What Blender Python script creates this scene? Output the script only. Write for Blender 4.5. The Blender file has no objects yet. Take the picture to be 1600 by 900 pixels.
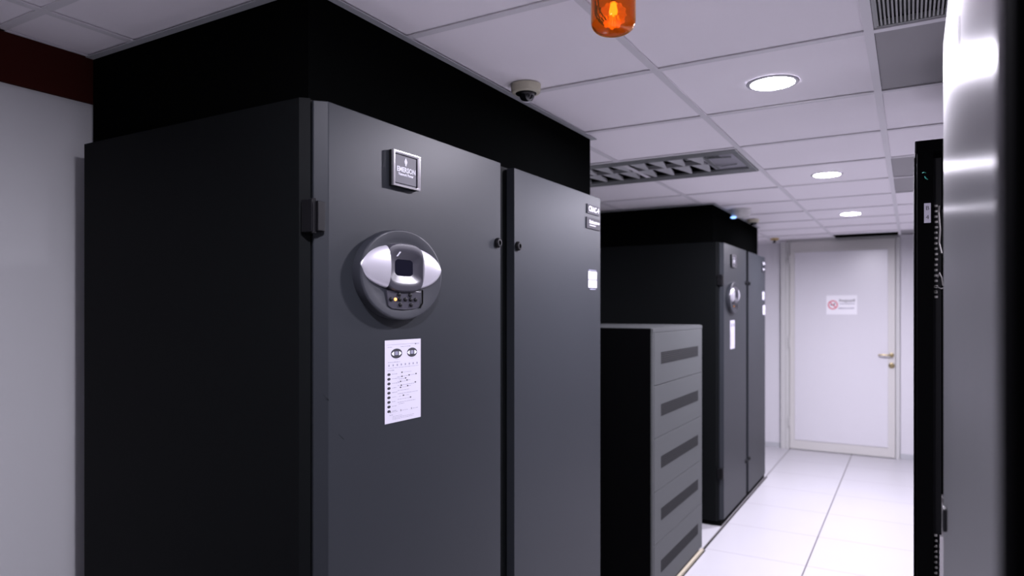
import bpy, bmesh, math, random
from mathutils import Vector, Matrix
random.seed(7)
PI = math.pi
S = bpy.context.scene
C = S.collection

# ------------------------------------------------------------------ camera
CAM_H = 1.504
cd = bpy.data.cameras.new('camera'); cam = bpy.data.objects.new('camera', cd); C.objects.link(cam)
cam.location = (0, 0, CAM_H)
cam.rotation_euler = (PI/2, 0, math.radians(30.1))
cd.sensor_width = 36.0; cd.lens = 1076.4/1600*36.0
cd.shift_y = 34.0/1600
cd.clip_start = 0.03; cd.clip_end = 60
cd.dof.use_dof = True; cd.dof.focus_distance = 1.85; cd.dof.aperture_fstop = 2.8
S.camera = cam

# ------------------------------------------------------------------ world, exposure
w = bpy.data.worlds.new('world'); S.world = w; w.use_nodes = True
w.node_tree.nodes['Background'].inputs[0].default_value = (0.02, 0.02, 0.025, 1)
w.node_tree.nodes['Background'].inputs[1].default_value = 0.3
S.view_settings.view_transform = 'Standard'; S.view_settings.look = 'None'
S.view_settings.gamma = 1; S.view_settings.use_curve_mapping = False
S.view_settings.exposure = 0.60
S.cycles.use_denoising = True
S.cycles.max_bounces = 10; S.cycles.diffuse_bounces = 6; S.cycles.glossy_bounces = 4
S.cycles.sample_clamp_indirect = 6

LAMP_SPREAD = 174
LAMP_W = 38.0                       # watts of each downlight
LAMP_COL = (0.90, 0.85, 1.0)
LAMPS = [(-0.402, 2.432), (-0.41, 4.232), (-0.415, 6.05), (-0.40, 0.632), (1.70, 1.23)]  # last two are unseen, added to light the near part of the room
LAMP_POWER = [1.0, 1.05, 1.25, 0.5, 0.8]
CEIL = 2.262

# ------------------------------------------------------------------ materials
def newmat(name):
    m = bpy.data.materials.new(name); m.use_nodes = True
    return m, m.node_tree, m.node_tree.nodes['Principled BSDF']
def mat(name, col, rough=0.5, metal=0.0, spec=0.5, emit=None, estr=0, bump=0, bscale=200, var=0, vscale=4, coat=0):
    m, nt, b = newmat(name)
    b.inputs['Base Color'].default_value = (*col, 1)
    b.inputs['Roughness'].default_value = rough
    b.inputs['Metallic'].default_value = metal
    b.inputs['Specular IOR Level'].default_value = spec
    b.inputs['Coat Weight'].default_value = coat
    if emit:
        b.inputs['Emission Color'].default_value = (*emit, 1)
        b.inputs['Emission Strength'].default_value = estr
    if bump or var:
        tc = nt.nodes.new('ShaderNodeTexCoord')
    if bump:
        n = nt.nodes.new('ShaderNodeTexNoise'); n.inputs['Scale'].default_value = bscale
        bp = nt.nodes.new('ShaderNodeBump'); bp.inputs['Strength'].default_value = bump; bp.inputs['Distance'].default_value = 0.001
        nt.links.new(tc.outputs['Object'], n.inputs['Vector'])
        nt.links.new(n.outputs['Fac'], bp.inputs['Height']); nt.links.new(bp.outputs['Normal'], b.inputs['Normal'])
    if var:
        n2 = nt.nodes.new('ShaderNodeTexNoise'); n2.inputs['Scale'].default_value = vscale; n2.inputs['Detail'].default_value = 4
        nt.links.new(tc.outputs['Object'], n2.inputs['Vector'])
        mr = nt.nodes.new('ShaderNodeMapRange')
        mr.inputs['To Min'].default_value = 1-var; mr.inputs['To Max'].default_value = 1+var
        nt.links.new(n2.outputs['Fac'], mr.inputs['Value'])
        mx = nt.nodes.new('ShaderNodeVectorMath'); mx.operation = 'SCALE'
        mx.inputs[0].default_value = col
        nt.links.new(mr.outputs['Result'], mx.inputs['Scale'])
        nt.links.new(mx.outputs['Vector'], b.inputs['Base Color'])
    return m

M = {}
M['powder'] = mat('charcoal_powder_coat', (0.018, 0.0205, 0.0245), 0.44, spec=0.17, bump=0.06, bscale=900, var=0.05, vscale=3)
M['shaded_powder'] = mat('shaded_powder_coat', (0.0045, 0.0052, 0.0055), 0.5, spec=0.04, bump=0.06, bscale=900)  # charcoal coat again, the shade on the sides put into its darker colour
M['matte_black'] = mat('matte_black_board', (0.002, 0.0022, 0.0022), 1.0, spec=0.0)
M['black'] = mat('black_plastic', (0.004, 0.004, 0.005), 0.5, spec=0.15)
M['gap_black'] = mat('gap_black', (0.003, 0.003, 0.003), 0.9, spec=0.05)
M['rack_black'] = mat('rack_black_paint', (0.0012, 0.0012, 0.0014), 0.6, spec=0.02)
M['battery_grey'] = mat('battery_cabinet_grey', (0.065, 0.069, 0.07), 0.5, spec=0.12, bump=0.06, bscale=900)
M['vent_grey'] = mat('vent_band_grey', (0.018, 0.019, 0.020), 0.7, spec=0.2)
M['ceiling_white'] = mat('ceiling_tile_white', (0.92, 0.88, 0.92), 0.8, bump=0.1, bscale=350, var=0.02, vscale=2)
M['tee_white'] = mat('ceiling_grid_white', (0.74, 0.72, 0.75), 0.5)
M['angle_grey'] = mat('wall_angle_grey', (0.42, 0.43, 0.45), 0.5)
M['wall'] = mat('wall_paint', (0.60, 0.59, 0.62), 0.6, bump=0.04, bscale=120, var=0.02, vscale=2)
M['wall_grey'] = mat('wall_grey_panel', (0.53, 0.54, 0.55), 0.55, var=0.02, vscale=2)
M['wall_dark'] = mat('dim_wall_paint', (0.3, 0.3, 0.31), 0.7)
M['maroon'] = mat('maroon_fascia', (0.036, 0.005, 0.003), 0.8, spec=0.1)
M['sign_white'] = mat('white_sign', (0.78, 0.77, 0.80), 0.6)
M['door_white'] = mat('door_laminate_white', (0.60, 0.59, 0.62), 0.28)
M['door_frame'] = mat('door_edge_beige_grey', (0.54, 0.53, 0.51), 0.4)
M['jamb'] = mat('door_jamb_grey', (0.50, 0.50, 0.49), 0.45)
M['brass'] = mat('aged_brass', (0.34, 0.28, 0.15), 0.35, metal=0.8)
M['steel_satin'] = mat('satin_steel', (0.55, 0.54, 0.53), 0.3, metal=1)
M['silver'] = mat('silver_plastic', (0.50, 0.49, 0.54), 0.36, metal=0.5)
M['chrome'] = mat('polished_frame', (0.85, 0.84, 0.86), 0.12, metal=1)
M['badge_plate'] = mat('badge_plate_violet_grey', (0.035, 0.033, 0.048), 0.5, metal=0.0, spec=0.3)
M['white_print'] = mat('white_print', (0.62, 0.62, 0.68), 0.7, spec=0.2)
M['paper'] = mat('white_paper', (0.48, 0.465, 0.54), 0.6)
M['ink'] = mat('black_ink', (0.012, 0.012, 0.018), 0.6)
M['ink_grey'] = mat('grey_ink', (0.19, 0.19, 0.26), 0.6)
M['panel_grey'] = mat('display_housing_grey', (0.022, 0.024, 0.030), 0.45, spec=0.25)
M['plate_dark'] = mat('dark_plate', (0.014, 0.013, 0.018), 0.55, spec=0.2)
M['bezel_grey'] = mat('display_bezel_grey', (0.036, 0.035, 0.045), 0.36, spec=0.3)
M['lcd'] = mat('dark_screen', (0.006, 0.006, 0.012), 0.12)
M['led_orange'] = mat('orange_led', (0.9, 0.35, 0.08), 0.4, emit=(1.0, 0.33, 0.05), estr=3.0)
M['led_blue'] = mat('blue_led', (0.2, 0.4, 0.9), 0.4, emit=(0.25, 0.45, 1.0), estr=1.5)
M['beige'] = mat('beige_camera_plastic', (0.52, 0.49, 0.38), 0.45, var=0.04, vscale=30)
M['cam_white'] = mat('white_plastic', (0.62, 0.61, 0.60), 0.45)
M['smoke'] = mat('smoked_dome', (0.006, 0.006, 0.008), 0.05, coat=0.5)
M['grille'] = mat('ceiling_grille_grey', (0.40, 0.405, 0.40), 0.6)
M['perf'] = mat('perforated_panel_grey', (0.33, 0.32, 0.33), 0.6, bump=0.5, bscale=900)
M['fix_frame'] = mat('fixture_frame_grey', (0.22, 0.23, 0.23), 0.35, metal=0.2)
M['louver'] = mat('louver_aluminium', (0.62, 0.62, 0.64), 0.4, metal=0.2)
M['fix_dark'] = mat('fixture_cavity', (0.012, 0.012, 0.014), 0.6)
M['lamp_trim'] = mat('downlight_trim', (0.45, 0.44, 0.48), 0.3)
M['lamp'] = mat('downlight_diffuser', (0.9, 0.9, 0.95), 0.5, emit=(0.90, 0.88, 1.0), estr=90.0)
M['beige_trim'] = mat('beige_floor_trim', (0.40, 0.36, 0.27), 0.6)
M['gold'] = mat('gilt_sprinkler', (0.62, 0.45, 0.20), 0.35, metal=0.7)
M['green_wire'] = mat('green_cable', (0.01, 0.16, 0.12), 0.5)
M['rail_grey'] = mat('zinc_cage_nut', (0.30, 0.29, 0.28), 0.4, metal=0.5)
M['silver_chassis'] = mat('pale_chassis_steel', (0.52, 0.50, 0.52), 0.4, metal=0.4)
M['red_print'] = mat('red_print', (0.60, 0.10, 0.14), 0.6)
M['lens_white'] = mat('camera_inner_ring', (0.8, 0.79, 0.84), 0.3)
M['amber_in'] = mat('amber_reflector', (0.95, 0.72, 0.25), 0.22, metal=0.8)
M['bulb'] = mat('bulb_glass_added_glow', (0.95, 0.75, 0.35), 0.1, emit=(1.0, 0.50, 0.12), estr=2.0)  # weak glow added to brighten the reflector bowl

def amber():
    m, nt, b = newmat('amber_lens')
    b.inputs['Base Color'].default_value = (1.0, 0.36, 0.04, 1)
    b.inputs['Roughness'].default_value = 0.06
    b.inputs['Transmission Weight'].default_value = 0.9
    b.inputs['IOR'].default_value = 1.25
    return m
M['amber'] = amber()

def floor_mat():
    m, nt, b = newmat('raised_floor_tiles')
    N = nt.nodes.new; L = nt.links.new
    g = N('ShaderNodeNewGeometry'); sp = N('ShaderNodeSeparateXYZ'); L(g.outputs['Position'], sp.inputs[0])
    def seam(out, off, wd):
        a = N('ShaderNodeMath'); a.operation = 'SUBTRACT'; L(out, a.inputs[0]); a.inputs[1].default_value = off
        p = N('ShaderNodeMath'); p.operation = 'PINGPONG'; L(a.outputs[0], p.inputs[0]); p.inputs[1].default_value = 0.3
        c = N('ShaderNodeMath'); c.operation = 'LESS_THAN'; L(p.outputs[0], c.inputs[0]); c.inputs[1].default_value = wd
        return c
    sx = seam(sp.outputs['X'], -1.135, 0.0042); sy = seam(sp.outputs['Y'], 4.366, 0.0042)
    n = N('ShaderNodeTexNoise'); n.inputs['Scale'].default_value = 1.3; L(g.outputs['Position'], n.inputs['Vector'])
    mr = N('ShaderNodeMapRange'); mr.inputs['To Min'].default_value = 0.95; mr.inputs['To Max'].default_value = 1.05; L(n.outputs['Fac'], mr.inputs['Value'])
    sc = N('ShaderNodeVectorMath'); sc.operation = 'SCALE'; sc.inputs[0].default_value = (0.43, 0.425, 0.445); L(mr.outputs[0], sc.inputs['Scale'])
    m1 = N('ShaderNodeMix'); m1.data_type = 'RGBA'; L(sy.outputs[0], m1.inputs['Factor']); L(sc.outputs[0], m1.inputs['A']); m1.inputs['B'].default_value = (0.30, 0.28, 0.31, 1)
    m2 = N('ShaderNodeMix'); m2.data_type = 'RGBA'; L(sx.outputs[0], m2.inputs['Factor']); L(m1.outputs['Result'], m2.inputs['A']); m2.inputs['B'].default_value = (0.10, 0.09, 0.09, 1)
    L(m2.outputs['Result'], b.inputs['Base Color'])
    b.inputs['Roughness'].default_value = 0.32
    return m
M['floor'] = floor_mat()

def brushed():
    m, nt, b = newmat('brushed_steel')
    N = nt.nodes.new; L = nt.links.new
    b.inputs['Metallic'].default_value = 1.0
    b.inputs['Roughness'].default_value = 0.42
    b.inputs['Anisotropic'].default_value = 1.0
    t = N('ShaderNodeTangent'); t.direction_type = 'UV_MAP'; L(t.outputs[0], b.inputs['Tangent'])
    tc = N('ShaderNodeTexCoord'); mp = N('ShaderNodeMapping'); mp.inputs['Scale'].default_value = (1, 260, 1.2)
    L(tc.outputs['Object'], mp.inputs[0]); n = N('ShaderNodeTexNoise'); n.inputs['Scale'].default_value = 2.0; n.inputs['Detail'].default_value = 6
    L(mp.outputs[0], n.inputs['Vector'])
    mr = N('ShaderNodeMapRange'); mr.inputs['To Min'].default_value = 0.70; mr.inputs['To Max'].default_value = 0.88; L(n.outputs['Fac'], mr.inputs['Value'])
    cb = N('ShaderNodeCombineColor'); 
    for i in range(3): L(mr.outputs[0], cb.inputs[i])
    L(cb.outputs[0], b.inputs['Base Color'])
    return m
M['brushed'] = brushed()

# ------------------------------------------------------------------ helpers
def box(bm, x0, x1, y0, y1, z0, z1, mi=0):
    v = [bm.verts.new(p) for p in ((x0,y0,z0),(x1,y0,z0),(x1,y1,z0),(x0,y1,z0),(x0,y0,z1),(x1,y0,z1),(x1,y1,z1),(x0,y1,z1))]
    for f in ((0,3,2,1),(4,5,6,7),(0,1,5,4),(1,2,6,5),(2,3,7,6),(3,0,4,7)):
        fc = bm.faces.new([v[i] for i in f]); fc.material_index = mi
    return v
def prism(bm, pts, z0, z1, mi=0):
    lo = [bm.verts.new((x, y, z0)) for x, y in pts]; hi = [bm.verts.new((x, y, z1)) for x, y in pts]
    n = len(pts)
    for i in range(n):
        f = bm.faces.new((lo[i], lo[(i+1) % n], hi[(i+1) % n], hi[i])); f.material_index = mi
    f = bm.faces.new(hi); f.material_index = mi
    f = bm.faces.new(list(reversed(lo))); f.material_index = mi
def ring_loft(bm, rings, cap0=True, cap1=True, mi=0):
    """rings: lists of points, joined one to the next"""
    R = [[bm.verts.new(p) for p in r] for r in rings]
    n = len(R[0])
    for a, b in zip(R, R[1:]):
        for i in range(n):
            f = bm.faces.new((a[i], a[(i+1) % n], b[(i+1) % n], b[i])); f.material_index = mi
    if cap0: bm.faces.new(list(reversed(R[0]))).material_index = mi
    if cap1: bm.faces.new(R[-1]).material_index = mi
def lathe(bm, prof, n=40, c=(0,0,0), mi=0, cap0=True, cap1=True):
    """prof: (radius, z) pairs round the vertical axis"""
    ring_loft(bm, [[(c[0]+max(r,1e-4)*math.cos(2*PI*i/n), c[1]+max(r,1e-4)*math.sin(2*PI*i/n), c[2]+z) for i in range(n)] for r, z in prof], cap0, cap1, mi)
def disc_x(bm, prof, n=48, c=(0,0,0), ay=1.0, az=1.0, mi=0, cap0=True, cap1=True):
    """stack of ellipses facing +x; prof: (scale, x)"""
    ring_loft(bm, [[(c[0]+x, c[1]+r*ay*math.cos(2*PI*i/n), c[2]+r*az*math.sin(2*PI*i/n)) for i in range(n)] for r, x in prof], cap0, cap1, mi)
def tube(bm, pts, r, n=8, mi=0):
    P = [Vector(p) for p in pts]; rings = []
    for i, p in enumerate(P):
        d = (P[min(i+1, len(P)-1)]-P[max(i-1, 0)]).normalized()
        u = d.orthogonal().normalized() if i == 0 else (u - d*u.dot(d)).normalized()
        v = d.cross(u)
        rings.append([tuple(p + u*r*math.cos(2*PI*k/n) + v*r*math.sin(2*PI*k/n)) for k in range(n)])
    ring_loft(bm, rings, mi=mi)
def obj(name, bm, mats, parent=None, bevel=0, smooth=False, seg=2):
    bmesh.ops.recalc_face_normals(bm, faces=bm.faces)
    me = bpy.data.meshes.new(name); bm.to_mesh(me); bm.free()
    for m in (mats if isinstance(mats, (list, tuple)) else [mats]):
        me.materials.append(M[m] if isinstance(m, str) else m)
    o = bpy.data.objects.new(name, me); C.objects.link(o)
    if parent: o.parent = parent
    if smooth:
        for p in me.polygons: p.use_smooth = True
        me.set_sharp_from_angle(angle=math.radians(35))
    if bevel:
        b = o.modifiers.new('bevel', 'BEVEL'); b.width = bevel; b.segments = seg; b.limit_method = 'ANGLE'; b.angle_limit = math.radians(40)
    return o
def tag(o, label, cat, group=None):
    o['label'] = label; o['category'] = cat
    if group: o['group'] = group
    return o
def thing(name, label, cat, loc=(0,0,0), group=None, rot=(0,0,0)):
    o = bpy.data.objects.new(name, None); C.objects.link(o)
    o.location = loc; o.rotation_euler = rot; o.empty_display_size = 0.1
    return tag(o, label, cat, group)
def struct(name, bm, mats, bevel=0, smooth=False):
    o = obj(name, bm, mats, None, bevel, smooth); o['kind'] = 'structure'; return o
def B(): return bmesh.new()
def copy_tree(o, parent=None):
    c = o.copy(); C.objects.link(c)
    if parent: c.parent = parent
    for ch in list(o.children): copy_tree(ch, c)
    return c
FACE_X = Matrix(((0,0,1,0),(1,0,0,0),(0,1,0,0),(0,0,0,1)))      # lettering read by somebody looking towards -x
FACE_Y = Matrix(((1,0,0,0),(0,0,-1,0),(0,1,0,0),(0,0,0,1)))     # lettering read by somebody looking towards +y
def lettering(name, txt, size, pos, face, m, parent, width=None, bold=0.0, align='CENTER', depth=0.0002):
    cu = bpy.data.curves.new(name, 'FONT'); cu.body = txt; cu.size = size; cu.align_x = align; cu.align_y = 'CENTER'
    cu.extrude = depth; cu.offset = bold; cu.resolution_u = 3
    t = bpy.data.objects.new(name, cu); C.objects.link(t)
    bpy.context.view_layer.update()
    me = bpy.data.meshes.new_from_object(t.evaluated_get(bpy.context.evaluated_depsgraph_get()))
    C.objects.unlink(t); bpy.data.objects.remove(t)
    if width and len(me.vertices):
        xs = [v.co.x for v in me.vertices]; k = width/max(1e-6, max(xs)-min(xs))
        me.transform(Matrix.Diagonal((k, 1, 1, 1)))
    me.transform(Matrix.Translation(pos) @ face)
    me.materials.clear(); me.materials.append(M[m])
    o = bpy.data.objects.new(name, me); C.objects.link(o)
    if parent: o.parent = parent
    return o

# ------------------------------------------------------------------ the room
XW, XE, YS, YN = -2.14, 2.9, -2.6, 8.0
bm = B(); box(bm, XW-0.1, XE+0.1, YS-0.1, YN+0.1, -0.05, 0); struct('floor', bm, 'floor')
bm = B(); box(bm, XW-0.1, XW, YS-0.1, YN+0.1, 0, 2.5); struct('wall_left', bm, 'wall_grey')
bm = B(); box(bm, XE, XE+0.1, YS-0.1, YN+0.1, 0, 2.5); struct('wall_right', bm, 'wall')
bm = B(); box(bm, XW, XE, YN, YN+0.1, 0, 2.5); struct('wall_back', bm, 'wall')
bm = B(); box(bm, XW, XE, YS-0.1, YS, 0, 2.5); struct('wall_near', bm, 'wall_dark')
# suspended ceiling: tiles of 0.6 m between the white bars
GX, GY = -0.70, 2.113
xs = [XW] + [GX+0.6*k for k in range(-2, 6)] + [XE]
ys = [YS] + [GY+0.6*k for k in range(-7, 10)] + [YN]
def near(a, b): return abs(a-b) < 0.05
def skip(x0, y0):
    if near(x0, -0.10) and (near(y0, 1.513) or near(y0, 2.113) or near(y0, 3.913) or near(y0, 4.513) or near(y0, 7.513)): return True
    if (near(x0, -1.90) or near(x0, -1.30)) and near(y0, 3.313): return True
    return False
bm = B()
for i in range(len(xs)-1):
    for j in range(len(ys)-1):
        x0, x1, y0, y1 = xs[i]+0.004, xs[i+1]-0.004, ys[j]+0.004, ys[j+1]-0.004
        if skip(xs[i], ys[j]): continue
        if near(xs[i], -0.70) and near(ys[j], 7.513): y1 = 7.69
        dz = random.uniform(0, 0.0015)
        box(bm, x0, x1, y0, y1, CEIL+0.0015+dz, CEIL+0.018)
box(bm, XW-0.1, XE+0.1, YS-0.1, YN+0.1, 2.42, 2.5, 1)
struct('ceiling', bm, ['ceiling_white', 'matte_black'], bevel=0.001)
bm = B()
for x in xs[1:-1]: box(bm, x-0.012, x+0.012, YS, YN, CEIL-0.0035, CEIL)
for j, y in enumerate(ys[1:-1]):
    for i in range(len(xs)-1): box(bm, xs[i]+0.012, xs[i+1]-0.012, y-0.012, y+0.012, CEIL-0.003, CEIL+0.0005)
box(bm, XW, XW+0.022, YS, YN, CEIL-0.003, CEIL)
box(bm, -0.09, XE, YN-0.02, YN, CEIL-0.003, CEIL); box(bm, XW, -0.69, YN-0.022, YN, CEIL-0.03, CEIL)
struct('trim_1', bm, 'tee_white')

bm = B()
box(bm, -0.696, -0.104, 7.978, 7.998, CEIL+0.0005, 2.41); box(bm, -0.704, -0.697, 7.50, 7.998, CEIL+0.018, 2.41); box(bm, -0.103, -0.096, 7.50, 7.998, CEIL+0.018, 2.41)
struct('trim_7', bm, 'matte_black')  # black lining added so the ceiling opening reads dark

# maroon fascia along the left wall
bm = B(); box(bm, XW, XW+0.012, YS, YN, 2.123, CEIL-0.003); struct('trim_2', bm, 'maroon')

# black bulkheads above the two cooling units, each with its grey wall angle
def bulkhead(n, y0, y1):
    bm = B(); box(bm, XW+0.013, -1.225, y0, y1, 1.985, CEIL-0.004)
    struct('wall_bulkhead_%d' % n, bm, 'matte_black')
    bm = B()
    box(bm, -1.225, -1.203, y0-0.022, y1+0.022, CEIL-0.0065, CEIL-0.0036)
    box(bm, XW+0.013, -1.225, y0-0.022, y0, CEIL-0.0065, CEIL-0.0036)
    box(bm, XW+0.013, -1.225, y1, y1+0.022, CEIL-0.0065, CEIL-0.0036)
    struct('trim_%d' % (n+2), bm, 'angle_grey')
bulkhead(1, 1.16, 2.80)
bulkhead(2, 4.965, 6.62)

# back door
dr = struct('door_1', *(lambda b: (box(b, -1.138, -0.140, 7.955, 7.995, 0.006, 2.235), b)[1:])(B()), ['door_frame'], bevel=0.002)
bm = B(); box(bm, -1.088, -0.205, 7.949, 7.956, 0.105, 2.12); o = obj('door_panel', bm, 'door_white', dr, bevel=0.002); o['label'] = 'white inset panel'
bm = B()
disc = [(0.022, 0), (0.022, 0.006), (0.012, 0.010), (0.009, 0.045)]
ring_loft(bm, [[(-0.172+r*math.cos(2*PI*i/24), 7.955-y, 1.045+r*math.sin(2*PI*i/24)) for i in range(24)] for r, y in disc])
tube(bm, [(-0.172, 7.912, 1.045), (-0.20, 7.905, 1.046), (-0.26, 7.905, 1.048), (-0.29, 7.912, 1.044)], 0.008)
obj('door_handle', bm, 'brass', dr, smooth=True)
bm = B()
ring_loft(bm, [[(-0.172+r*math.cos(2*PI*i/24), 7.955-y, 0.94+r*math.sin(2*PI*i/24)) for i in range(24)] for r, y in [(0.028, 0), (0.028, 0.008), (0.015, 0.014), (0.013, 0.022)]])
obj('door_lock', bm, 'brass', dr, smooth=True)
for z in (0.25, 1.1, 2.0):
    bm = B(); box(bm, -1.148, -1.136, 7.94, 7.957, z, z+0.10); obj('door_hinge', bm, 'jamb', dr)
bm = B()
box(bm, -1.228, -1.180, 7.94, 8.0, 0, 2.235); box(bm, -1.180, -1.143, 7.965, 8.0, 0, 2.235)
box(bm, -0.135, -0.100, 7.95, 8.0, 0, 2.235); box(bm, -1.18, -0.135, 7.965, 8.0, 2.238, CEIL-0.004)
struct('trim_5', bm, 'jamb', bevel=0.002)
bm = B(); box(bm, XW+0.001, -1.23, 7.985, 8.0, 0, 0.05); box(bm, -0.098, XE, 7.985, 8.0, 0, 0.05)
struct('baseboard_back', bm, 'angle_grey')

# notice on the door
t = thing('notice_sign', 'small white notice with a red prohibition circle on the far white door', 'sign', (-0.63, 7.949, 1.555))
bm = B(); box(bm, -0.145, 0.145, -0.002, 0, -0.10, 0.10); obj('sheet', bm, 'sign_white', t)
bm = B()
ro, ri = 0.048, 0.036; n = 40
for i in range(n):
    a, b2 = 2*PI*i/n, 2*PI*(i+1)/n
    v = [bm.verts.new((-0.083+r*math.cos(q), -0.0026, r*math.sin(q))) for r, q in ((ri,a),(ro,a),(ro,b2),(ri,b2))]
    bm.faces.new(v)
d = Vector((1,0,-1)).normalized()*0.04; e = Vector((1,0,1)).normalized()*0.005
bm.faces.new([bm.verts.new(Vector((-0.083,-0.0027,0))+q) for q in (d+e, d-e, -d-e, -d+e)])
o = obj('prohibition_circle', bm, 'red_print', t); o['label'] = 'red circle with a slash'
bm = B(); box(bm, -0.108, -0.066, -0.0024, -0.0021, -0.006, 0.004); box(bm, -0.072, -0.062, -0.0024, -0.0021, 0.004, 0.020)
obj('pictogram', bm, 'ink', t)
bm = B()
random.seed(3)
for z, x0, x1, h in ((0.012, -0.02, 0.125, 0.011), (-0.036, -0.03, 0.12, 0.013)):
    x = x0
    while x < x1:
        wd = random.uniform(0.004, 0.010); box(bm, x, x+wd, -0.0024, -0.0021, z-h/2*random.uniform(.5, 1), z+h/2*random.uniform(.5, 1)); x += wd+0.003
obj('small_print', bm, 'ink_grey', t)
lettering('heading', 'ห้ามสูบบุหรี่', 0.034, (0.05, -0.0024, 0.043), FACE_Y, 'ink', t, width=0.15, bold=0.0006)

# ------------------------------------------------------------------ ceiling fittings
def downlight(x, y, label, power):
    t = thing('recessed_downlight', label, 'ceiling light', (x, y, CEIL), 'round recessed downlights along the aisle')
    bm = B(); lathe(bm, [(0.0695, 0.0015), (0.0700, -0.0015), (0.072, -0.0028), (0.081, -0.0022), (0.084, 0.0015)], 56, cap0=False, cap1=False)
    obj('trim_ring', bm, 'lamp_trim', t, smooth=True)
    bm = B(); lathe(bm, [(0.069, 0.0012), (0.066, -0.003), (0.045, -0.006), (0.0001, -0.0075)], 56, cap0=True, cap1=True)
    o = obj('diffuser', bm, 'lamp', t, smooth=True); o['label'] = 'glowing white diffuser'
    ld = bpy.data.lights.new('downlight_beam', 'AREA'); ld.shape = 'DISK'; ld.size = 0.125; ld.energy = LAMP_W*power; ld.color = LAMP_COL
    ld.spread = math.radians(LAMP_SPREAD)
    l = bpy.data.objects.new('downlight_beam', ld); C.objects.link(l); l.parent = t; l.location = (0, 0, -0.0085)
ll = ['nearest glowing round downlight in the white ceiling tiles above the aisle',
      'second glowing round downlight, in the tiles beyond the louvred fixture',
      'farthest glowing round downlight, near the back door',
      'unseen round downlight added in the ceiling above the photographer',
      'unseen round downlight added behind the brushed steel rack']
for (x, y), lb, pw in zip(LAMPS, ll, LAMP_POWER): downlight(x, y, lb, pw)

# louvred fluorescent fixture, switched off
t = thing('louvred_fixture', 'unlit louvred fluorescent fixture in the ceiling beyond the nearest cooling unit', 'ceiling light', (-1.888, 3.325, CEIL))
LX, LY = 1.172, 0.575
bm = B()
for x0, x1, y0, y1 in ((0, LX, 0, 0.075), (0, LX, LY-0.10, LY), (0, 0.03, 0.075, LY-0.10), (LX-0.03, LX, 0.075, LY-0.10)):
    box(bm, x0, x1, y0, y1, -0.008, 0.006)
obj('frame', bm, 'fix_frame', t, bevel=0.003)
bm = B()
box(bm, 0.002, LX-0.002, 0.002, LY-0.002, 0.10, 0.104)
for x0, x1, y0, y1 in ((0.002, 0.01, 0.002, LY-0.002), (LX-0.01, LX-0.002, 0.002, LY-0.002), (0.01, LX-0.01, 0.002, 0.01), (0.01, LX-0.01, LY-0.01, LY-0.002)):
    box(bm, x0, x1, y0, y1, 0.006, 0.10)
obj('housing', bm, 'fix_dark', t)
yc = (0.075+LY-0.10)/2; XE2 = 0.965
bm = B()
def blade(p0, p1, nrm, h0, h1, z0, z1):
    """louver blade tapering along its length, thin at the top"""
    p0, p1, nrm = Vector(p0), Vector(p1), Vector(nrm); vs = []
    for p, h in ((p0, h0), (p1, h1)):
        vs.append([bm.verts.new(p+nrm*s_*k+Vector((0, 0, z))) for s_, k, z in ((-1, h, z0), (1, h, z0), (1, 0.002, z1), (-1, 0.002, z1))])
    for i in range(4): bm.faces.new((vs[0][i], vs[0][(i+1) % 4], vs[1][(i+1) % 4], vs[1][i]))
    bm.faces.new(vs[0]); bm.faces.new(vs[1][::-1])
blade((0.03, yc, 0), (XE2, yc, 0), (0,1,0), 0.005, 0.005, -0.002, 0.02)
nb = 9
for k in range(nb+1):  # taper shaped to show the bright triangles that curved blades reflect
    x = 0.03+(XE2-0.06)*k/nb
    blade((x+0.020, 0.076, 0), (x+0.020, yc-0.006, 0), (1,0,0), 0.044, 0.006, -0.003, 0.018)
    blade((x, yc+0.006, 0), (x, LY-0.101, 0), (1,0,0), 0.044, 0.006, -0.003, 0.018)
obj('louver', bm, 'louver', t)
bm = B(); box(bm, XE2+0.004, LX-0.03, 0.075, LY-0.10, 0.004, 0.012); o = obj('end_plate', bm, 'silver', t); 
bm = B(); box(bm, XE2-0.07, XE2+0.10, 0.12, 0.16, 0.000, 0.004); box(bm, XE2+0.02, XE2+0.035, 0.10, LY-0.14, -0.002, 0.004)
tube(bm, [(XE2+0.03, 0.14, 0), (XE2+0.08, 0.13, -0.006), (XE2+0.15, 0.17, -0.002)], 0.004)
tube(bm, [(XE2+0.02, 0.30, 0), (XE2+0.06, 0.36, -0.004), (XE2+0.14, 0.35, -0.002)], 0.003)
obj('lamp_holder', bm, 'fix_frame', t)

# grilles and perforated panels in the right-hand row of tiles
t = thing('ceiling_grille', 'dark ribbed return-air grille in the ceiling, cut by the top edge of the photo', 'vent', (-0.10, 1.513, CEIL))
bm = B()
for x0, x1, y0, y1 in ((0.013, 0.587, 0.013, 0.02), (0.013, 0.587, 0.58, 0.587), (0.013, 0.02, 0.02, 0.58), (0.58, 0.587, 0.02, 0.58)): box(bm, x0, x1, y0, y1, 0.001, 0.02)
obj('frame', bm, 'grille', t)
bm = B()
for k in range(62):
    x = 0.022+0.558*k/61; box(bm, x-0.0022, x+0.0022, 0.02, 0.58, 0.003, 0.02)
obj('slats', bm, 'grille', t)
bm = B(); box(bm, 0.02, 0.58, 0.02, 0.58, 0.022, 0.024); obj('backing', bm, 'fix_dark', t)
def perf(y0, y1, label, m='perf', x1=0.587, x0=0.013, xo=-0.10):
    bm = B(); box(bm, x0, x1, 0.013, y1-y0-0.013, 0.0015, 0.010)
    o = obj('perforated_panel', bm, m, None); o.location = (xo, y0, CEIL)
    tag(o, label, 'ceiling panel')
perf(2.113, 2.713, 'large grey perforated ceiling panel right behind the ribbed grille')
perf(3.913, 4.513, 'nearer of the two small grey ceiling panels beside the second downlight')
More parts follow.
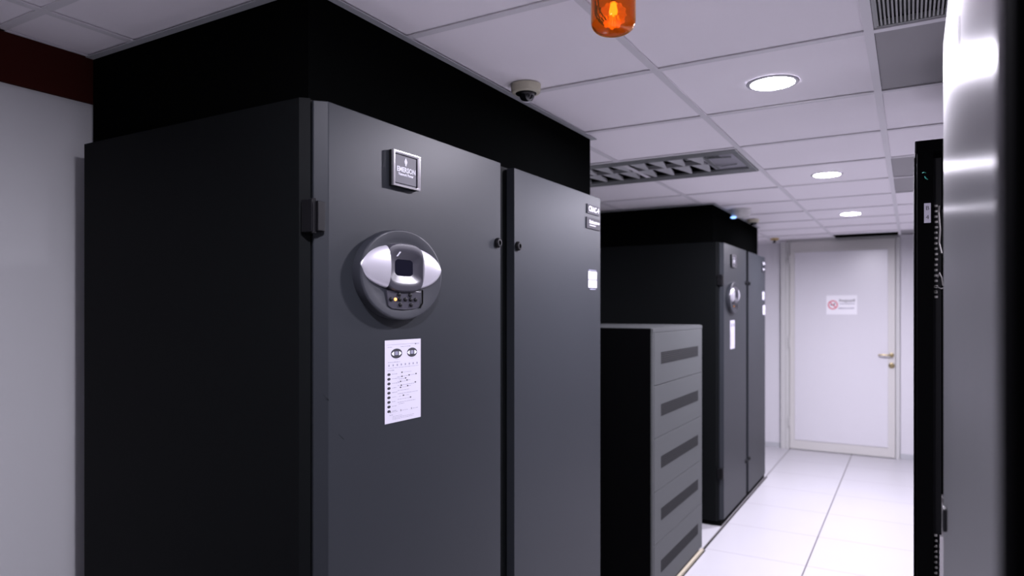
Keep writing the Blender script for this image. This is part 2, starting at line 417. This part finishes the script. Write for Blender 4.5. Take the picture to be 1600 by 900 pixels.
perf(4.513, 5.113, 'farther of the two small grey ceiling panels, above the rack marked B 4')
perf(7.513, 7.9, 'narrow grey ceiling panel at the far wall, right of the door')

# dome cameras
def dome_camera(loc, label, rot, k=1.0):
    t = thing('dome_camera', label, 'camera', loc, 'dome cameras on the ceiling'); t.rotation_euler = (0, 0, rot); t.scale = (k, k, k)
    bm = B()
    lathe(bm, [(0.0505, 0), (0.0505, -0.004), (0.0495, -0.019), (0.047, -0.026), (0.043, -0.0285), (0.036, -0.029), (0.035, -0.026)], 48, cap1=False)
    obj('housing', bm, 'beige', t, smooth=True)
    bm = B(); lathe(bm, [(0.0355, -0.0262), (0.0350, -0.030), (0.030, -0.0335), (0.005, -0.0345)], 40)
    o = obj('dome_mount', bm, 'black', t, smooth=True)
    def ball(name, m, R, a0, a1):
        bm = B(); Rz = Matrix.Rotation(-rot, 3, 'Z'); c = Rz @ Vector((0.006, -0.004, -0.034)); ax = (Rz @ Vector((-0.25, 0.45, -0.86))).normalized(); u = ax.orthogonal().normalized(); v = ax.cross(u)
        rings = []
        for i in range(13):
            th = a0+(a1-a0)*i/12
            rings.append([tuple(c+ax*R*math.cos(th)+(u*math.cos(q)+v*math.sin(q))*max(R*math.sin(th), 1e-4)) for q in [2*PI*k/32 for k in range(32)]])
        ring_loft(bm, rings); return obj(name, bm, m, t, smooth=True)
    o = ball('dome', 'smoke', 0.0262, 0.30, PI); o['label'] = 'black smoked dome'
    o = ball('lens_ring', 'lens_white', 0.0266, 0.42, 0.80); o['label'] = 'pale ring round the dome tip'
    ball('lens', 'smoke', 0.0262, 0.0, 0.44)
    return t
dc = dome_camera((-1.125, 2.035, CEIL), 'cream dome camera with a smoked lens on the ceiling beside the near black bulkhead', 2.4)
dome_camera((-1.15, 6.02, CEIL), 'small cream dome camera at the far end of the second black bulkhead', 2.4, 0.95)
# ceiling sensor with a blue light
t = thing('ceiling_sensor', 'white round ceiling device with a small blue light, beside the far black bulkhead', 'sensor', (-1.115, 5.37, CEIL))
bm = B(); lathe(bm, [(0.078, 0), (0.078, -0.008), (0.070, -0.012), (0.068, -0.045), (0.058, -0.058), (0.02, -0.062)], 40); obj('housing', bm, 'cam_white', t, smooth=True)
bm = B(); lathe(bm, [(0.006, 0.004), (0.022, 0), (0.022, -0.006), (0.012, -0.012)], 20, c=(-0.045, -0.04, -0.058)); o = obj('indicator_light', bm, 'led_blue', t, smooth=True); o['label'] = 'blue indicator'
# sprinkler
t = thing('sprinkler_head', 'small brass-coloured sprinkler head on the ceiling at the back wall', 'sprinkler', (-1.255, 7.72, CEIL))
bm = B(); lathe(bm, [(0.045, 0), (0.044, -0.010), (0.030, -0.022), (0.018, -0.024)], 32); obj('escutcheon', bm, 'gold', t, smooth=True)
bm = B(); lathe(bm, [(0.010, -0.022), (0.010, -0.04), (0.022, -0.045), (0.022, -0.048)], 24); obj('deflector', bm, 'black', t, smooth=True)

# amber beacon
t = thing('amber_beacon', 'orange rotating warning beacon hanging from the ceiling at the top of the photo', 'beacon', (-0.584, 1.465, CEIL))
bm = B(); lathe(bm, [(0.058, 0), (0.058, -0.012), (0.054, -0.016), (0.052, -0.030)], 48); obj('base', bm, 'black', t, smooth=True)
zb = -0.131
prof = [(0.050, -0.028)] + [(0.0505, z/1000) for z in range(-35, -106, -10)] + [(0.0505-0.0245*(1-math.cos(a)), -0.106-0.024*math.sin(a)) for a in [i*PI/2/8 for i in range(1, 9)]] + [(0.014, zb+0.0005), (0.0001, zb)]
inner = [(max(r-0.003, 0.0001), z+0.003 if r < 0.05 else z) for r, z in prof][::-1]
bm = B(); lathe(bm, prof+inner, 64, cap0=False, cap1=False); bmesh.ops.remove_doubles(bm, verts=bm.verts, dist=1e-6)
obj('lens', bm, 'amber', t, smooth=True)
ax = Vector((0.34, -0.82, -0.46)).normalized(); uu = ax.cross(Vector((0, 0, 1))).normalized(); vv = uu.cross(ax); cc = Vector((-0.006, 0.012, -0.083))
rings = []
for k in range(9):    # fluted bowl of the rotating reflector
    q = k/8; R_ = 0.005+0.026*q; d = 0.026*q*q
    rings.append([tuple(cc+ax*d+(uu*math.cos(2*PI*i/48)*0.95+vv*math.sin(2*PI*i/48)*0.88)*R_*(1+(0.05 if i % 4 < 2 else -0.05))) for i in range(48)])
bm = B(); ring_loft(bm, rings, cap1=False); obj('reflector', bm, 'amber_in', t)
for i in range(5):    # dark ribs of the carrier, left of the reflector
    a = 2.75+0.34*i; pts = []
    for k in range(9):
        z = -0.060-0.048*k/8; rr = 0.041-0.018*max(0, (k-4)/4)**2
        pts.append((rr*math.cos(a+0.03*k), rr*math.sin(a+0.03*k), z))
    bm = B(); tube(bm, pts, 0.0016, 6); obj('rib', bm, 'black', t)
bm = B(); lathe(bm, [(0.006, 0.020), (0.008, 0.010), (0.010, 0), (0.007, -0.010), (0.001, -0.013)], 20, c=(0.004, -0.010, -0.088)); obj('bulb', bm, 'bulb', t, smooth=True)
bm = B(); lathe(bm, [(0.020, -0.03), (0.020, -0.045), (0.006, -0.047), (0.006, -0.056)], 24, c=(0.0, 0.0, 0)); obj('spindle', bm, 'black', t, smooth=True)

# ------------------------------------------------------------------ cooling units
UH = 1.975
def cooling_unit(label):
    t = thing('cooling_unit', label, 'air conditioner', (-1.13, 1.085, 0), 'precision cooling units along the left wall')
    D = -0.905
    bm = B(); prism(bm, [(D, 0), (-0.045, 0), (-0.0415, 0.0035), (-0.028, 0.017), (-0.034, 0.022), (-0.034, 1.620), (-0.024, 1.632), (-0.045, 1.652), (D, 1.652)], 0.035, UH)
    obj('cabinet_body', bm, 'shaded_powder', t)
    bm = B(); box(bm, D+0.02, -0.012, 0.02, 1.632, 0, 0.035); obj('plinth', bm, 'gap_black', t)
    for (a, b2, pts) in ((0, 1, [(-0.030, 0.022), (-0.0225, 0.0205), (0, 0.044), (0, 0.792), (-0.030, 0.792)]),
                         (0, 2, [(-0.030, 0.880), (0, 0.880), (0, 1.604), (-0.022, 1.630), (-0.030, 1.630)])):
        bm = B(); prism(bm, pts, 0.042, UH-0.004)
        dname = obj('front_door', bm, 'powder', t, bevel=0.0015)
        hy = 0.7705 if b2 == 1 else 0.8995
        for z in (1.715, 0.31):
            bm = B(); disc_x(bm, [(1, -0.001), (1, 0.006), (0.8, 0.011), (0.45, 0.0115), (0.42, 0.007)], 28, (0, hy, z), 0.0155, 0.0155)
            obj('door_lock', bm, 'black', dname, smooth=True)
        if b2 == 1:
            for z in (1.675, 0.33):
                bm = B(); box(bm, -0.036, -0.004, -0.002, 0.010, z, z+0.072); box(bm, -0.016, 0.003, 0.010, 0.032, z+0.003, z+0.069)
                tube(bm, [(-0.008, 0.007, z-0.003), (-0.008, 0.007, z+0.075)], 0.006, 10)
                obj('hinge', bm, 'black', dname, bevel=0.0015)
    # ---- name badge
    bd = obj('name_badge', (lambda b: (box(b, 0.0, 0.010, 0.251, 0.357, 1.815, 1.905), b)[1])(B()), 'black', t, bevel=0.001)
    # frame and plate
    y0, y1, z0, z1 = 0.249, 0.357, 1.815, 1.905
    fw = 0.0075
    bm = B()
    def frame_ring(x, i): return [(x, y0+i, z0+i), (x, y1-i, z0+i), (x, y1-i, z1-i), (x, y0+i, z1-i)]
    ring_loft(bm, [frame_ring(0.010, 0), frame_ring(0.016, 0), frame_ring(0.018, 0.0015), frame_ring(0.018, 0.004), frame_ring(0.013, fw), frame_ring(0.010, fw)], False, False)
    obj('badge_frame', bm, 'chrome', bd)
    bm = B(); box(bm, 0.010, 0.0118, y0+0.0095, y1-0.0095, z0+0.0095, z1-0.0095); obj('badge_plate', bm, 'badge_plate', bd)
    yc, zc = (y0+y1)/2, (z0+z1)/2
    lettering('badge_lettering', 'EMERSON', 0.0175, (0.0122, yc+0.0015, zc-0.0005), FACE_X, 'white_print', bd, width=0.074, bold=0.0006)
    lettering('badge_lettering', 'Network Power', 0.0098, (0.0122, yc, zc-0.0125), FACE_X, 'white_print', bd, width=0.060, bold=0.0004)
    bm = B()    # double-helix emblem above the name
    prf = [(0.0, 0.011), (0.0028, 0.007), (0.0058, 0.0015), (0.0050, -0.003), (0.0022, -0.007), (0.0030, -0.009), (0.0, -0.011)]
    pts = prf + [(-a, b3) for a, b3 in prf[::-1][1:-1]]
    bm.faces.new([bm.verts.new((0.0123, yc-0.0005+a, zc+0.021+b3)) for a, b3 in pts])
    obj('emblem', bm, 'white_print', bd)
    # ---- oval control panel
    CY, CZ, AY, AZ = 0.281, 1.592, 0.161, 0.113
    pn = obj('control_panel', (lambda b: (disc_x(b, [(1.0, 0), (1.0, 0.034), (0.992, 0.038), (0.975, 0.040), (0.95, 0.0405), (0.80, 0.034), (0.5, 0.030), (0.02, 0.029)], 96, (0, CY, CZ), AY, AZ), b)[1])(B()), 'panel_grey', t, smooth=True)
    EZ = 1.6095                      # centre of the eye shape
    def eye(y):                         # half height of the eye at a distance from its middle
        return 0.0575*max(0.0, 1-(abs(y)/0.158)**2.0)**0.5
    for s in (-1, 1):
        bm = B(); ys_ = [s*(0.066+0.092*math.sin(k/18*PI/2)) for k in range(19)]; rings = []
        for y in ys_:
            h = max(eye(y), 0.002); r = []
            bx = 0.026*max(0, 1-(abs(y)/0.159)**2.6)**0.6+0.014
            for i in range(25):
                a = -PI/2+PI*i/24
                r.append((0.028+(bx-0.005)*math.cos(a)**0.8 if 0 < i < 24 else 0.026, CY+y, EZ+h*math.sin(a)))
            rings.append(r)
        ring_loft(bm, rings); o = obj('side_shell', bm, 'silver', pn, smooth=True); o['label'] = 'silver shell beside the screen'
    # bezel: bulging cushion with a sunk screen
    def cushion(x, hy, hz, n=48, p=4.5, dz=0):
        out = []
        for i in range(n):
            a = 2*PI*i/n; c_, s_ = math.cos(a), math.sin(a)
            k = (abs(c_)**p+abs(s_)**p)**(-1/p)
            yy = hy*k*c_; zz = hz*k*s_
            zz *= 1-0.10*(yy/hy)**2
            out.append((x, CY+yy, EZ+zz+dz))
        return out
    bm = B()
    ring_loft(bm, [cushion(0.028, 0.075, 0.061), cushion(0.045, 0.075, 0.061), cushion(0.051, 0.072, 0.058), cushion(0.0535, 0.066, 0.048), cushion(0.052, 0.063, 0.040), cushion(0.0505, 0.061, 0.038), cushion(0.038, 0.036, 0.0215), cushion(0.0375, 0.035, 0.0205)])
    obj('screen_bezel', bm, 'bezel_grey', pn, smooth=True)
    bm = B(); box(bm, 0.0375, 0.0385, CY-0.035, CY+0.035, EZ-0.0205, EZ+0.0205)
    o = obj('screen', bm, 'lcd', pn); o['label'] = 'dark screen'
    # brand flash on the bezel
    bm = B(); bm.faces.new([bm.verts.new(p) for p in ((0.0462, CY-0.036, EZ+0.0270), (0.0462, CY-0.030, EZ+0.0270), (0.0525, CY-0.022, EZ+0.0385), (0.0525, CY-0.028, EZ+0.0385))])
    obj('bezel_mark', bm, 'white_print', pn)
    # keypad plate and keys
    bm = B(); kz0, kz1 = EZ-0.106, EZ-0.058
    pts = [(CY-0.066, kz1), (CY-0.060, kz0+0.010), (CY-0.045, kz0+0.003), (CY, kz0), (CY+0.045, kz0+0.003), (CY+0.062, kz0+0.008), (CY+0.070, kz1)]
    lo = [bm.verts.new((0.030, y, z)) for y, z in pts]; hi = [bm.verts.new((0.0385, y, z)) for y, z in pts]
    for i in range(len(pts)): bm.faces.new((lo[i], lo[(i+1) % len(pts)], hi[(i+1) % len(pts)], hi[i]))
    bm.faces.new(hi); bm.faces.new(lo[::-1]); obj('keypad', bm, 'bezel_grey', pn, bevel=0.0012)
    bm = B(); tube(bm, [(0.040, CY+0.074, kz1+0.004), (0.0395, CY+0.074, kz0+0.018), (0.039, CY+0.064, kz0+0.006)], 0.0028); obj('keypad_groove', bm, 'gap_black', pn)
    keys = [(-0.021, -0.0675), (0.023, -0.068), (-0.051, -0.0795), (-0.0185, -0.0795), (0.004, -0.0795), (0.0256, -0.0795), (0.045, -0.0795), (-0.016, -0.093), (0.027, -0.093)]
    for ky, kz in keys:
        bm = B(); disc_x(bm, [(1, 0.0385), (1, 0.042), (0.75, 0.0445), (0.3, 0.0455)], 18, (0, CY+ky, EZ+kz), 0.0066, 0.0050); obj('key', bm, 'black', pn, smooth=True)
    bm = B(); disc_x(bm, [(1, 0.0385), (0.9, 0.0405), (0.3, 0.0415)], 16, (0, CY-0.034, EZ-0.0795), 0.0048, 0.0040); o = obj('indicator_light', bm, 'led_orange', pn, smooth=True); o['label'] = 'orange indicator'
    for q in [pn]+list(pn.children): q.data.transform(Matrix.Diagonal((0.62, 1, 1, 1)))
    # ---- printed instruction sheet
    PY, PZ, PW, PH = 0.3065, 1.3235, 0.144, 0.208
    ps = obj('instruction_sheet', (lambda b: (box(b, 0.0002, 0.0009, PY-PW/2, PY+PW/2, PZ-PH/2, PZ+PH/2), b)[1])(B()), 'paper', t)
    ps['label'] = 'white printed instruction sheet'
    bm = B(); g = B(); X = 0.00105
    def P(u, v): return (X, PY-PW/2+u*PW, PZ+PH/2-v*PH)
    def line(b, u0, u1, v, h=0.006):
        b.faces.new([b.verts.new(P(*q)) for q in ((u0, v+h/2), (u1, v+h/2), (u1, v-h/2), (u0, v-h/2))])
    def words(b, u0, u1, v, h=0.0065):
        u = u0
        while u < u1-0.01:
            wd = random.uniform(0.02, 0.06); line(b, u, min(u+wd, u1), v, h*random.uniform(0.7, 1)); u += wd+0.012
    def oval(b, u, v, ru, rv, n=20):
        c = P(u, v); b.faces.new([b.verts.new((X, c[1]+ru*PW*math.cos(2*PI*i/n), c[2]+rv*PH*math.sin(2*PI*i/n))) for i in range(n)])
    random.seed(11)
    line(g, 0.05, 0.95, 0.055, 0.003)
    words(g, 0.07, 0.20, 0.085); words(g, 0.42, 0.70, 0.085); line(bm, 0.83, 0.855, 0.06, 0.014); words(g, 0.86, 0.95, 0.062)
    oval(bm, 0.31, 0.165, 0.155, 0.060, 36); oval(bm, 0.745, 0.165, 0.145, 0.058, 36)
    words(g, 0.28, 0.36, 0.238, .004); words(g, 0.70, 0.78, 0.238, .004)
    words(g, 0.08, 0.42, 0.268)
    for k in range(8): line(g, 0.09+k*0.112, 0.122+k*0.112, 0.305, 0.022)
    words(g, 0.09, 0.93, 0.337, 0.005); words(g, 0.07, 0.26, 0.365, 0.008)
    for k in range(9):
        v = 0.412+k*0.0555
        oval(bm, 0.105, v, 0.045, 0.0165); words(g, 0.19, 0.19+[.14,.22,.22,.12,.14,.10,.09,.13,.12][k], v)
    for u, v in ((0.46, .402), (0.46, .452), (0.66, .446), (0.86, .440), (0.56, .478), (0.42, .512), (0.60, .506), (0.44, .560), (0.84, .545), (0.42, .585), (0.62, .578), (0.50, .688), (0.70, .725)):
        oval(bm, u, v, 0.024, 0.008, 12)
    for u0, u1, v in ((.52, .72, .402), (.33, .43, .452), (.50, .62, .450), (.70, .82, .445), (.38, .52, .482), (.34, .38, .512), (.46, .56, .512), (.64, .70, .508),
                      (.34, .40, .560), (.48, .80, .556), (.47, .58, .585), (.66, .72, .580), (.34, .66, .620), (.34, .92, .660), (.38, .44, .692), (.56, .66, .690), (.34, .66, .728), (.34, .84, .765), (.36, .52, .785)):
        words(g, u0, u1, v, 0.0055)
    for u in (0.14, 0.42, 0.72): line(bm, u, u+0.016, 0.868, 0.022); words(g, u+0.04, u+0.20, 0.870, 0.005)
    words(g, 0.12, 0.22, 0.905); 
    for k in range(3): words(g, 0.20, (0.46, 0.80, 0.78)[k], 0.925+k*0.017, 0.0045)
    obj('black_printing', bm, 'ink', ps); obj('grey_printing', g, 'ink_grey', ps)
    # pictures of the control panel inside the two ovals
    bm = B()
    for u in (0.31, 0.745):
        for s in (-1, 1):
            c = P(u, 0.165); X2 = 0.0012
            bm.faces.new([bm.verts.new((X2, c[1]+s*PW*a, c[2]+PH*b3)) for a, b3 in ((0.065, 0.026), (0.10, 0.020), (0.14, 0.0), (0.10, -0.020), (0.065, -0.026))])
    obj('white_printing', bm, 'white_print', ps)
    for u in (0.31, 0.745):
        bm = B(); c = P(u, 0.162); box(bm, 0.0011, 0.0012, c[1]-0.040*PW, c[1]+0.040*PW, c[2]-0.022*PH, c[2]+0.022*PH)
        obj('grey_picture', bm, 'ink_grey', ps)
    # ---- plates and stickers at the far edge of the second door
    np_ = obj('number_plate', (lambda b: (box(b, 0, 0.004, 1.462, 1.588, 1.895, 1.931), b)[1])(B()), 'plate_dark', t, bevel=0.0006)
    for z0_, z1_ in ((1.8945, 1.8965), (1.9295, 1.9315)):
        bm = B(); box(bm, 0.0035, 0.0048, 1.462, 1.588, z0_, z1_)
        obj('plate_edge', bm, 'badge_plate', np_)
    lettering('plate_lettering', 'CRAC-4', 0.030, (0.0045, 1.527, 1.9125), FACE_X, 'white_print', np_, width=0.105, bold=0.0008)
    mp_ = obj('maker_plate', (lambda b: (box(b, 0, 0.004, 1.455, 1.592, 1.833, 1.878), b)[1])(B()), 'plate_dark', t, bevel=0.0008)
    lettering('plate_lettering', 'Liebert', 0.019, (0.0045, 1.518, 1.861), FACE_X, 'white_print', mp_, width=0.072, bold=0.0006)
    bm = B(); box(bm, 0.0042, 0.0045, 1.484, 1.545, 1.8455, 1.8485); box(bm, 0.0042, 0.0045, 1.562, 1.584, 1.857, 1.865); obj('fine_print', bm, 'silver', mp_)
    st = obj('sticker', (lambda b: (box(b, 0.0002, 0.001, 1.478, 1.565, 1.594, 1.661), b)[1])(B()), 'paper', t)
    bm = B(); box(bm, 0.001, 0.0013, 1.478, 1.565, 1.6235, 1.6295); box(bm, 0.0002, 0.0013, 1.482, 1.56, 1.664, 1.667); box(bm, 0.0002, 0.0013, 1.494, 1.553, 1.586, 1.590); obj('sticker_print', bm, 'ink_grey', st)
    # scratches
    for y, z in ((0.028, 1.315), (0.075, 1.22)):
        bm = B(); bm.faces.new([bm.verts.new(p) for p in ((0.0004, y, z), (0.0004, y+0.002, z-0.001), (0.0004, y+0.018, z-0.014), (0.0004, y+0.016, z-0.014))])
        obj('scuff_mark', bm, 'gap_black', t)
    return t
u1 = cooling_unit('nearest charcoal cooling unit, with a large oval control panel and white instruction sheet')
u2 = copy_tree(u1); u2.location.y = 1.085+3.765
u2['label'] = 'farther charcoal cooling unit standing behind the low battery cabinet'
# the far unit carries one more sticker, lapping over its edge
bm = B(); box(bm, 0.0002, 0.001, 1.502, 1.604, 1.46, 1.545)
o = obj('sticker', bm, 'paper', u2)
for ch in [c for c in u2.children if c.name.startswith('scuff')]: bpy.data.objects.remove(ch)

# ------------------------------------------------------------------ battery cabinet
t = thing('battery_cabinet', 'low grey and black cabinet with five vented front panels, between the two cooling units', 'cabinet', (-1.13, 3.37, 0))
W_, H_ = 0.948, 1.408
bm = B(); box(bm, -0.80, -0.012, 0, W_, 0.025, H_); obj('cabinet_body', bm, 'rack_black', t, bevel=0.002)
bm = B(); box(bm, -0.80, -0.02, 0.01, W_-0.01, 0, 0.025); obj('plinth', bm, 'gap_black', t)
bm = B(); box(bm, -0.012, 0.0, 0, W_, H_-0.020, H_); box(bm, -0.78, -0.012, -0.001, W_+0.001, H_, H_+0.003); obj('top_rail', bm, 'battery_grey', t, bevel=0.001)
bm = B(); box(bm, -0.012, -0.002, 0, 0.018, 0.025, H_-0.021); box(bm, -0.012, -0.002, W_-0.018, W_, 0.025, H_-0.021); obj('side_rail', bm, 'battery_grey', t)
zt = H_-0.022; ph = (zt-0.027)/5
for k in range(5):
    z1 = zt-k*ph; z0 = z1-ph+0.003
    p = obj('front_panel', (lambda b: (box(b, -0.010, 0.0, 0.019, W_-0.019, z0, z1), b)[1])(B()), 'battery_grey', t, bevel=0.0015)
    zm = (z0+z1)/2; h = 0.031
    bm = B(); box(bm, 0.0, 0.0012, 0.13, 0.845, zm-h, zm+h)
    o = obj('vent_band', bm, 'vent_grey', p); o['label'] = 'dark grey band of vent slots'
    bm = B()
    for r in range(6):
        for c in range(44):
            y = 0.137+c*0.0163; z = zm-h+0.007+r*0.0105
            bm.faces.new([bm.verts.new(q) for q in ((0.00135, y, z-0.003), (0.00135, y+0.009, z-0.003), (0.00135, y+0.009, z+0.003), (0.00135, y, z+0.003))])
    obj('vent_slots', bm, 'gap_black', o)
bm = B(); box(bm, -0.006, 0.012, 0.0, W_-0.01, 0, 0.016); o = obj('skirting', bm, 'beige_trim', t); o['label'] = 'beige strip along the foot'
# dark joint in the raised floor along the units
bm = B(); box(bm, -1.129, -1.121, 4.325, 6.52, 0, 0.002); box(bm, -1.117, -1.111, 3.0, 4.33, 0, 0.002); struct('trim_6', bm, 'gap_black')

# ------------------------------------------------------------------ equipment racks on the right
# near rack with a brushed steel face
t = thing('equipment_rack', 'near equipment rack with a brushed steel face, at the right edge of the photo', 'rack', (0.05, 0.56, 0))
RW, RD, RH = 0.905, 0.62, 1.988
bm = B(); box(bm, 0.004, RD, 0, RW, 0.02, RH)
obj('rack_body', bm, 'rack_black', t, bevel=0.008, seg=4)
bm = B(); box(bm, 0.03, RD-0.03, 0.03, RW-0.03, 0, 0.02); obj('plinth', bm, 'gap_black', t)
bm = B()
vv = box(bm, 0.0, 0.004, 0.016, RW-0.004, 0.03, RH-0.006)
bmesh.ops.recalc_face_normals(bm, faces=bm.faces)
uvl = bm.loops.layers.uv.new('UVMap')
for f in bm.faces:
    for l in f.loops: l[uvl].uv = (l.vert.co.y, l.vert.co.z)      # tangent runs up the panel
o = obj('steel_front', bm, 'brushed', t); o['label'] = 'brushed steel front'
bm = B(); box(bm, -0.0012, 0.0, 0.426, 0.429, 1.822, 1.858); obj('scratch', bm, 'black', o)
bm = B(); box(bm, -0.006, 0.0, 0.752, 0.776, 1.145, 1.182); obj('latch', bm, 'black', o, bevel=0.002)

# rack marked B 4
t = thing('equipment_rack', 'black open-sided rack marked B 4, beyond the brushed steel rack', 'rack', (0.011, 2.37, 0))
R2D, R2W, R2H = 1.0, 0.62, 2.004
bm = B()
for x0 in (0.0, R2D-0.045):
    for y0 in (0.0, R2W-0.045): box(bm, x0+(0.003 if x0 == 0 else 0), x0+0.045, y0, y0+0.045, 0.03, R2H-0.033)
obj('corner_post', bm, 'rack_black', t, bevel=0.002)
bm = B(); box(bm, -0.002, R2D+0.002, -0.003, R2W+0.003, R2H-0.036, R2H); obj('top_cover', bm, 'rack_black', t, bevel=0.003)
bm = B(); box(bm, 0.0, R2D, 0.0, R2W, 0.0, 0.03); obj('plinth', bm, 'rack_black', t)
bm = B(); box(bm, 0.05, R2D-0.05, R2W-0.006, R2W-0.002, 0.03, R2H-0.036); obj('far_side_panel', bm, 'rack_black', t)
bm = B(); box(bm, R2D-0.004, R2D, 0.045, R2W-0.045, 0.03, R2H-0.036); obj('rear_door', bm, 'rack_black', t)
bm = B(); box(bm, -0.004, 0.002, 0.046, R2W-0.046, 0.035, R2H-0.04); obj('front_door', bm, 'rack_black', t, bevel=0.002)
rl = obj('mounting_rail', (lambda b: (box(b, 0.0455, 0.066, 0.030, 0.033, 0.06, R2H-0.05), box(b, 0.064, 0.066, 0.033, 0.06, 0.06, R2H-0.05), b)[2])(B()), 'black', t)
nut0 = None
zz = [1.812-0.01588*k for k in range(18)] + [1.572-0.0159*k for k in (0, 1)] + [0.835-0.0159*k for k in range(8)]
for z in zz:
    if nut0 is None:
        bm = B(); box(bm, 0.0475, 0.0565, 0.0265, 0.030, -0.0035, 0.0035); nut0 = obj('cage_nut', bm, 'rail_grey', rl, bevel=0.001); nut0.location = (0, 0, z)
    else:
        c = nut0.copy(); C.objects.link(c); c.parent = rl; c.location = (random.uniform(-.0008, .0008), 0, z)
lb = obj('rack_label', (lambda b: (box(b, 0.0215, 0.0385, -0.0012, 0.0, 1.760, 1.818), b)[1])(B()), 'paper', t); lb['label'] = 'white label reading B 4'
lettering('rack_lettering', 'B', 0.017, (0.030, -0.0014, 1.803), FACE_Y, 'ink', lb)
lettering('rack_lettering', '4', 0.017, (0.030, -0.0014, 1.776), FACE_Y, 'ink', lb)
# equipment and leads inside
bm = B(); box(bm, 0.068, 0.60, 0.045, R2W-0.06, 1.665, 1.80); box(bm, 0.062, 0.068, 0.028, R2W-0.06, 1.665, 1.80)
e1 = obj('network_switch', bm, 'black', None, bevel=0.001); e1.location = t.location
tag(e1, 'dark switch fitted high inside the rack marked B 4', 'network switch', 'equipment in the rack marked B 4')
bm = B(); box(bm, 0.062, 0.66, 0.040, R2W-0.06, 1.558, 1.60)  # slim patch panel below the switch
e2 = obj('patch_panel', bm, 'rack_black', None, bevel=0.001); e2.location = t.location
tag(e2, 'slim dark patch panel below the switch inside the rack marked B 4', 'patch panel', 'equipment in the rack marked B 4')
bm = B(); box(bm, 0.061, 0.70, 0.012, R2W-0.06, 0.10, 0.838)
for k in range(40): box(bm, 0.0600, 0.061, 0.013, R2W-0.07, 0.12+k*0.0175, 0.1285+k*0.0175)
e3 = obj('server_chassis', bm, 'silver_chassis', None, bevel=0.001); e3.location = t.location
tag(e3, 'pale metal server chassis low inside the rack marked B 4', 'server', 'equipment in the rack marked B 4')
bm = B()
tube(bm, [(0.060, 0.02, 1.81), (0.0585, 0.010, 1.79), (0.062, 0.012, 1.74), (0.060, 0.014, 1.70), (0.066, 0.012, 1.67)], 0.0028)
o = obj('patch_cable', bm, 'rail_grey'); o.location = t.location; tag(o, 'grey lead hanging beside the holes of the rack marked B 4', 'cable', 'leads in the rack marked B 4')
bm = B()
tube(bm, [(0.056, 0.016, 1.60), (0.061, 0.006, 1.612), (0.066, 0.006, 1.598), (0.069, 0.008, 1.575)], 0.0022)
tube(bm, [(0.054, 0.016, 1.572), (0.064, 0.010, 1.566), (0.075, 0.012, 1.569)], 0.0020)
o = obj('patch_cable', bm, 'rail_grey'); o.location = t.location; tag(o, 'pale looped lead below the switch in the rack marked B 4', 'cable', 'leads in the rack marked B 4')
bm = B()
tube(bm, [(0.0170, -0.003, 1.908), (0.021, -0.004, 1.909), (0.026, -0.003, 1.9075)], 0.0010)
tube(bm, [(0.023, -0.003, 1.897), (0.027, -0.004, 1.890), (0.031, -0.003, 1.887)], 0.0014)
o = obj('cable_tie', bm, 'green_wire', t); o['label'] = 'teal green tie'
